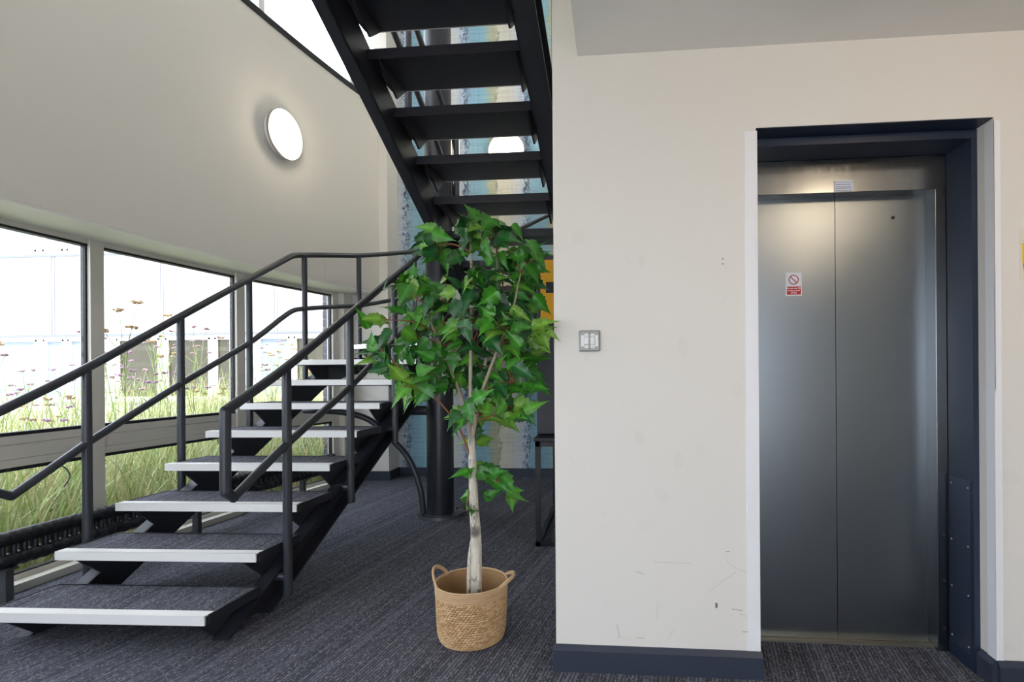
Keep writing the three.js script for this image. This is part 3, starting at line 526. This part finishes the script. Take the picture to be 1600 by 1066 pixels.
// ---------------------------------------------------------------- artificial birch in the basket
{
  const g = tag(group('potted_tree'), 'artificial birch tree with white trunk and lobed green leaves in the woven basket', 'plant');
  const trunk = [[-0.655, 0.03, -2.475], [-0.65, 0.28, -2.474], [-0.648, 0.45, -2.474], [-0.657, 0.6, -2.474], [-0.662, 0.78, -2.474], [-0.668, 0.95, -2.474], [-0.672, 1.1, -2.474]].map((p) => V(...p));
  mesh('trunk', taperTube(trunk, 0.033, 0.013, 40, 12), M.bark, g);
  mesh('pot_filling', (() => { const c = new THREE.CylinderGeometry(0.146, 0.13, 0.05, 40); c.translate(-0.672, 0.06, -2.478); return c; })(), std('#6b5138', 0.95), g);
  mesh('trunk', taperTube([V(-0.628, 0.03, -2.46), V(-0.632, 0.2, -2.457), V(-0.637, 0.4, -2.462), V(-0.645, 0.47, -2.47)], 0.014, 0.008, 16, 8), M.bark, g);
  mesh('trunk', taperTube([V(-0.682, 0.03, -2.46), V(-0.68, 0.2, -2.455), V(-0.676, 0.38, -2.462), V(-0.664, 0.47, -2.472)], 0.012, 0.007, 16, 8), M.bark, g);
  const stems = [
    [V(-0.668, 0.93, -2.474), V(-0.665, 1.2, -2.46), V(-0.66, 1.5, -2.465), V(-0.655, 1.75, -2.45), V(-0.662, 1.95, -2.44)],
    [V(-0.668, 0.9, -2.474), V(-0.62, 1.1, -2.45), V(-0.545, 1.3, -2.44), V(-0.475, 1.47, -2.45), V(-0.43, 1.68, -2.47)],
    [V(-0.668, 0.88, -2.474), V(-0.7, 1.05, -2.5), V(-0.78, 1.25, -2.52), V(-0.86, 1.45, -2.5), V(-0.9, 1.6, -2.48)],
    [V(-0.668, 0.96, -2.474), V(-0.63, 1.15, -2.5), V(-0.59, 1.4, -2.53), V(-0.55, 1.65, -2.52), V(-0.53, 1.8, -2.42)],
    [V(-0.66, 0.8, -2.474), V(-0.72, 0.98, -2.44), V(-0.82, 1.12, -2.4), V(-0.93, 1.2, -2.39)],
    [V(-0.66, 0.72, -2.474), V(-0.6, 0.74, -2.46), V(-0.55, 0.73, -2.455), V(-0.51, 0.68, -2.5)],
  ];
  stems.forEach((s, k) => mesh('stem', taperTube(s, k > 3 ? 0.006 : 0.0115, 0.0035, 30, 7), k > 3 ? M.twig : std(k ? '#a39683' : '#b3a793', 0.8, 0), g));
  const stemPts = []; for (const s of stems) { const c = new THREE.CatmullRomCurve3(s); for (let k = 0; k <= 24; k++) stemPts.push(c.getPointAt(k / 24)); }
  // lobed, toothed leaf folded along its midrib; y runs from base to tip
  function leafGeometry(wide, droop, lobes) {
    const half = lobes ? [[0, 0], [0.16, -0.07], [0.3, -0.02], [0.43, 0.1], [0.35, 0.16], [0.37, 0.24], [0.52, 0.4], [0.37, 0.42], [0.3, 0.5], [0.31, 0.62], [0.18, 0.64], [0.15, 0.77], [0.07, 0.88], [0, 1.16]]
      : [[0, 0], [0.14, 0.0], [0.27, 0.08], [0.36, 0.2], [0.31, 0.26], [0.36, 0.36], [0.28, 0.42], [0.29, 0.54], [0.2, 0.6], [0.18, 0.7], [0.12, 0.77], [0.08, 0.89], [0.03, 1.0], [0, 1.16]];
    const pos = [], col = [], idx = [], n = half.length;
    const put = (x, y, edge) => { const a = Math.abs(x); pos.push(x * wide, y, 0.3 * a - droop * y * y - 0.35 * a * a + 0.03 * Math.sin(y * 13) * a * 3); const c = edge ? 0.85 : a < 0.001 ? 1.6 : 1.0; col.push(c, c, c); };
    for (const s of [1, -1]) {
      const b = pos.length / 3;
      half.forEach(([x, y], k) => { put(0, Math.max(0, y), false); put(x * s * 0.55, y, false); put(x * s, y, true); });
      for (let k = 0; k + 1 < n; k++) for (let q = 0; q < 2; q++) { const a = b + k * 3 + q; idx.push(a, a + 1, a + 4, a, a + 4, a + 3); }
    }
    const geo = new THREE.BufferGeometry();
    geo.setAttribute('position', new THREE.Float32BufferAttribute(pos, 3)); geo.setAttribute('color', new THREE.Float32BufferAttribute(col, 3)); geo.setAttribute('uv', new THREE.Float32BufferAttribute(new Array(pos.length / 3 * 2).fill(0.5), 2)); geo.setIndex(idx); geo.computeVertexNormals();
    return geo;
  }
  const leaves = [leafGeometry(1, 0.12, true), leafGeometry(0.92, 0.28, true), leafGeometry(1.05, 0.2, false), leafGeometry(0.85, 0.4, false)];
  const greens = ['#3c8420', '#2f7420', '#55932c', '#1d5526', '#28652f', '#6c9a36', '#33751c'].map((c) => new THREE.MeshPhysicalMaterial({ color: c, roughness: 0.36, vertexColors: true, side: THREE.DoubleSide, transmission: 0.12, thickness: 0 }));
  const clusters = [[-0.665, 1.88, -2.42, 0.055, 6], [-0.646, 1.925, -2.44, 0.025, 3], [-0.86, 1.836, -2.556, 0.083, 7], [-0.854, 1.83, -2.463, 0.059, 3], [-0.53, 1.821, -2.344, 0.107, 11], [-0.433, 1.775, -2.468, 0.119, 12], [-0.34, 1.749, -2.497, 0.053, 4], [-0.607, 1.671, -2.359, 0.119, 12], [-1.001, 1.633, -2.52, 0.077, 6], [-0.996, 1.46, -2.309, 0.077, 4], [-1.081, 1.339, -2.42, 0.071, 4], [-1.068, 1.26, -2.436, 0.065, 4], [-0.909, 1.558, -2.425, 0.107, 8], [-0.808, 1.564, -2.487, 0.119, 11], [-0.535, 1.63, -2.563, 0.125, 13], [-0.409, 1.593, -2.649, 0.101, 11], [-0.316, 1.392, -2.476, 0.059, 8], [-0.922, 1.386, -2.498, 0.107, 10], [-0.791, 1.356, -2.526, 0.125, 11], [-0.62, 1.42, -2.404, 0.125, 12], [-0.471, 1.412, -2.318, 0.125, 13], [-0.428, 1.294, -2.653, 0.107, 11], [-0.947, 1.163, -2.376, 0.077, 5], [-0.845, 1.234, -2.391, 0.107, 10], [-0.782, 1.203, -2.594, 0.113, 10], [-0.616, 1.218, -2.504, 0.113, 9], [-0.475, 1.173, -2.478, 0.107, 10], [-0.375, 1.186, -2.529, 0.071, 6], [-0.627, 1.066, -2.313, 0.083, 6], [-0.582, 1.034, -2.548, 0.077, 6], [-0.475, 1.07, -2.472, 0.065, 5], [-0.399, 1.042, -2.445, 0.03, 2], [-0.732, 1.009, -2.484, 0.042, 4], [-0.654, 0.906, -2.523, 0.047, 5], [-0.689, 0.751, -2.433, 0.042, 3], [-0.625, 0.755, -2.49, 0.042, 3], [-0.548, 0.748, -2.457, 0.065, 6], [-0.501, 0.662, -2.514, 0.036, 3], [-0.671, 0.649, -2.497, 0.042, 3], [-0.684, 0.59, -2.435, 0.03, 2], [-0.578, 0.645, -2.518, 0.03, 2], [-0.817, 1.461, -2.511, 0.089, 6], [-0.607, 1.536, -2.538, 0.089, 5], [-0.741, 1.543, -2.573, 0.089, 5]];
  const axis = V(-0.66, 0, -2.474);
  for (const [x, y, z, r, n] of clusters) {
    const c = V(x, y, z), from = stemPts.reduce((b, p) => { const d = p.distanceTo(c) + (p.y > c.y - 0.03 ? 0.12 : 0); return d < b[0] ? [d, p] : b; }, [9, null])[1];
    const mid = from.clone().lerp(c, 0.5).add(V(rr(-0.02, 0.02), 0.02, rr(-0.02, 0.02))), twigs = [taperTube([from, mid, c], 0.0042, 0.0022, 8, 5)];
    const tone = Math.floor(rnd() * greens.length);
    for (let k = 0; k < n; k++) {
      let dx, dy, dz; do { dx = rr(-1, 1); dy = rr(-1, 1); dz = rr(-1, 1); } while (dx * dx + dy * dy + dz * dz > 1);
      const p = V(x + dx * r, y + dy * r, z + dz * r), s = rr(0.082, 0.122) * (r < 0.05 ? 0.85 : 1);
      const out = p.clone().sub(axis).setY(0).normalize(), dir = out.multiplyScalar(rr(0.35, 0.9)).add(V(rr(-0.5, 0.5) + dx * 0.4, rr(-0.85, 0.35) + dy * 0.5, rr(-0.3, 0.5))).normalize();
      const face = V(rr(-0.55, 0.75), rr(0.15, 0.9), rr(0.25, 1)).normalize(), side = dir.clone().cross(face).normalize(), nrm = side.clone().cross(dir).normalize();
      const base = p.clone().addScaledVector(dir, -s * 0.4), tip = base.clone().addScaledVector(dir, s);
      const right = Math.max(tip.x, base.x) + s * 0.45;
      if (right > -0.262 && Math.min(tip.z, base.z) < -2.16) { if (dx < 0.35 || z < -2.5) base.x -= right + 0.262; else base.z += -2.14 - Math.min(tip.z, base.z); }
      const m = mesh('leaf', pick(leaves), rnd() < 0.55 ? greens[tone] : pick(greens), g);
      m.matrixAutoUpdate = true; m.position.copy(base); m.quaternion.setFromRotationMatrix(new THREE.Matrix4().makeBasis(side, dir, nrm)); m.scale.setScalar(s);
      twigs.push(taperTube([c, c.clone().lerp(base, 0.55).add(V(0, 0.008, 0)), base], 0.0017, 0.0011, 5, 4));
    }
    mesh('twig', merge(twigs), M.twig, g);
  }
  // further leaves behind and inside the crown, beyond the first 300
  greens.slice(0, 4).forEach((m, t) => {
    const more = [];
    for (let k = 0; k < 34; k++) {
      const c = clusters[Math.floor(rnd() * 31)], p = V(c[0] + rr(-1, 1) * c[3], c[1] + rr(-1, 1) * c[3], c[2] + rr(-0.12, 0.05)), s = rr(0.075, 0.11), lf = pick(leaves).clone();
      p.x = Math.min(p.x, -0.4);
      lf.scale(s, s, s); lf.rotateX(rr(-0.9, 0.5)); lf.rotateZ(rr(-2.4, 2.4)); lf.rotateY(rr(-1.1, 1.1)); lf.translate(p.x, p.y, p.z);
      more.push(lf.toNonIndexed());
    }
    mesh('inner_leaves', mergeGeometries(more, false), m, g).userData.kind = 'stuff';
  });
}

// ---------------------------------------------------------------- outside
tag(mesh('garden_soil', (() => { const g = new THREE.PlaneGeometry(60, 60, 1, 1); g.rotateX(-Math.PI / 2); g.translate(-10, -0.16, -8); return g; })(), M.soil), 'bare soil under the planting outside the windows', 'ground').userData.kind = 'structure';
structure(mesh('floor_paving', merge([box(-8, 10, -0.16, -0.12, ZF + 0.2, 16), box(-30, -6.6, -0.16, -0.13, -13.7, 2)]), std('#cfcdc8', 0.85)), 'pale concrete paving outside');
// white building across the garden
{
  const b = tag(group('white_building'), 'long white panelled building across the garden', 'building'), Z = -13.75, x0 = -30, x1 = -6.2;
  const win = [], up = [];
  for (const [a, c, k] of [[-30, -26.5, 1], [-26.3, -22.6, 1], [-22.4, -18.2, 1], [-17.9, -16.02, 2], [-15.82, -15.2, 2], [-15.08, -14.25, 2], [-13.62, -12.35, 0], [-12.18, -10.88, 0], [-10.75, -9.9, 0], [-9.52, -8.62, 2], [-8.5, -7.3, 0]]) { win.push([a, c, 0.56, 2.2, k]); up.push([a, c, 4.66, 6.3, 2]); }
  const hole = ([a, c, y0, y1]) => [[a, y0], [c, y0], [c, y1], [a, y1]];
  mesh('wall', upright([[x0 - 0.5, -0.2], [x1, -0.2], [x1, 8], [x0 - 0.5, 8]], Z - 0.3, Z, [...win, ...up].map(hole)), M.facade, b);
  mesh('string_course', merge([box(x0, x1, 4.5, 4.56, Z, Z + 0.03), box(x0, x1, 2.28, 2.34, Z, Z + 0.03), box(x0, x1, 0.4, 0.46, Z, Z + 0.03)]), M.seam, b);
  for (const x of [-15.5, -9.0, -22.5, -12.26]) mesh('panel_joint', merge([box(x - 0.05, x - 0.035, 2.34, 4.5, Z, Z + 0.012), box(x + 0.035, x + 0.05, 2.34, 4.5, Z, Z + 0.012)]), M.seam, b);
  for (const [a, c, y0, y1, k] of [...win, ...up]) {
    const f = mesh('window', merge([box(a, a + 0.05, y0, y1, Z - 0.1, Z + 0.01), box(c - 0.05, c, y0, y1, Z - 0.1, Z + 0.01), box(a, c, y0, y0 + 0.05, Z - 0.1, Z + 0.01), box(a, c, y1 - 0.05, y1, Z - 0.1, Z + 0.01)]), M.white, b);
    mesh('window_pane', box(a + 0.05, c - 0.05, y0 + 0.05, y1 - 0.05, Z - 0.08, Z - 0.07), k === 2 ? M.blind : M.farGlass, f);
  }
}
// dark brick pier just outside the last window
{
  const b = tag(group('brick_pier'), 'dark grey brick pier and low wall outside beyond the last window', 'pier');
  const long = new RoundedBoxGeometry(0.226, 0.09, 0.1, 1, 0.004), short = new RoundedBoxGeometry(0.108, 0.09, 0.1, 1, 0.004);
  const lay = (x0, n, z1, rows) => {                                    // n long bricks wide
    const w = n * 0.236;
    mesh('mortar_core', box(x0 + 0.006, x0 + w - 0.012, -0.15, -0.15 + rows * 0.1, z1 - 0.2, z1 - 0.006), M.mortar, b);
    for (let k = 0; k < rows; k++) {
      const y = -0.1 + k * 0.1, row = [];
      if (k % 2) { row.push([short, 0.054]); for (let q = 0; q < n - 1; q++) row.push([long, 0.231 + q * 0.236]); row.push([short, w - 0.064]); } else for (let q = 0; q < n; q++) row.push([long, 0.113 + q * 0.236]);
      for (const [g, x] of row) { const m = mesh('brick', g, M.brick[Math.floor(hash(k, Math.round(x * 99)) * 3)], b); m.position.set(x0 + x, y, z1 - 0.05); }
    }
  };
  lay(-3.36, 1, -6.0, 26);
  lay(-4.52, 5, -6.6, 6);
}
// meadow planting: grass and leaves nobody could count
{
  const blade = (bend, w) => {
    const g = new THREE.PlaneGeometry(1, 1, 1, 4), p = g.attributes.position;
    for (let i = 0; i < p.count; i++) { const y = p.getY(i) + 0.5, s = w * (1 - 0.85 * y * y); p.setXYZ(i, p.getX(i) * s, y * (1 - 0.22 * bend * y), bend * y * y * 0.55); }
    g.computeVertexNormals(); return g;
  };
  const mat = new THREE.MeshPhysicalMaterial({ color: '#ffffff', roughness: 0.75, side: THREE.DoubleSide, transmission: 0.3, thickness: 0 });
  const cols = ['#a9b577', '#bcc18c', '#98ab66', '#cfc69a', '#a8ba82', '#c6cda4', '#d6cba8', '#8fa860'].map((c) => new THREE.Color(c));
  const q = new THREE.Object3D();
  const sets = [[0.25, 0.012], [0.6, 0.016], [1.0, 0.012], [0.5, 0.045]];
  sets.forEach(([bend, w], s) => {
    const n = [7000, 6500, 5200, 2200][s], im = new THREE.InstancedMesh(blade(bend, w), mat, n);
    for (let k = 0; k < n; k++) {
      const z = rr(-11.5, 1.5), d = Math.pow(rnd(), 1.4) * 3.6, x = Math.min(xg(Math.max(z, -5.9)), z < -5.9 ? -3.0 : 9) - 0.34 - d;
      q.position.set(x, -0.16, z); q.rotation.set(rr(-0.25, 0.25), rr(0, 6.28), rr(-0.25, 0.25)); const h = (s === 3 ? rr(0.25, 0.7) : rr(0.55, 1.6)) * (0.72 + 0.28 * Math.min(1, d / 1.2));
      q.scale.set(1, h, h); q.updateMatrix(); im.setMatrixAt(k, q.matrix); im.setColorAt(k, pick(cols).clone().multiplyScalar(rr(0.85, 1.15)));
    }
    im.name = numbered('meadow_grass'); shade(im); im.userData.kind = 'stuff';
    tag(im, ['upright fine meadow grass outside the windows', 'arching meadow grass outside the windows', 'drooping meadow grass outside the windows', 'low broad leaves in the meadow outside the windows'][s], 'grass'); scene.add(im);
  });
  // flowering stems
  const stemM = std('#8fa566', 0.8), headM = [std('#a987a5', 0.85), std('#9a7f86', 0.85), std('#a98f6d', 0.9)];
  const dot = new THREE.IcosahedronGeometry(1, 0);
  const proto = [0, 1, 2].map((k) => {
    const g = new THREE.Group(), parts = [], top = V(rr(-0.1, 0.1), 1.35, rr(-0.1, 0.1)), heads = [];
    parts.push(taperTube([V(0, 0, 0), V(rr(-0.05, 0.05), 0.7, rr(-0.05, 0.05)), top], 0.005, 0.003, 8, 5));
    for (let q2 = 0; q2 < 4; q2++) { const a = q2 * 1.6 + k, e = top.clone().add(V(Math.cos(a) * rr(0.06, 0.16), rr(0.12, 0.34), Math.sin(a) * rr(0.06, 0.16))); parts.push(taperTube([top.clone().add(V(0, -0.1 * q2, 0)), top.clone().lerp(e, 0.5).add(V(0, -0.03, 0)), e], 0.003, 0.0018, 6, 4)); heads.push(e); }
    const lf = blade(0.6, 0.03); for (let q2 = 0; q2 < 4; q2++) { const l = lf.clone(); l.scale(1, 0.22, 0.22); l.rotateX(0.7); l.rotateY(q2 * 1.7); l.translate(0, 0.3 + 0.22 * q2, 0); parts.push(l); }
    mesh('stem', merge(parts), stemM, g);
    for (const e of heads) { const ds = []; for (let j = 0; j < 11; j++) { const d = dot.clone(), s = rr(0.008, 0.014); d.scale(s, s * 0.8, s); const a = rr(0, 6.28), r = rr(0, 0.036); d.translate(e.x + Math.cos(a) * r, e.y + rr(-0.004, 0.01), e.z + Math.sin(a) * r); ds.push(d); } mesh('flower_head', merge(ds), headM[k], g); }
    return g;
  });
  const stood = [];
  for (let k = 0; k < 330; k++) {
    const f = proto[k % 3].clone(), z = rr(-9, -1.5), x = Math.min(xg(Math.max(z, -5.9)), z < -5.9 ? -3.2 : 9) - 0.5 - rr(0, 2.4);
    if (stood.some(([a, b]) => Math.hypot(a - x, b - z) < 0.25) || (z < -5.6 && x > -4.9)) continue;
    stood.push([x, z]);
    f.name = numbered('meadow_flower'); f.position.set(x, -0.16, z); f.rotation.y = rr(0, 6.28); f.scale.setScalar(rr(0.45, 1.2)); scene.add(f);
    tag(f, 'tall thin meadow flower with small mauve heads outside the windows', 'flower', 'tall meadow flowers outside the windows');
  }
}

renderer.render(scene, camera);
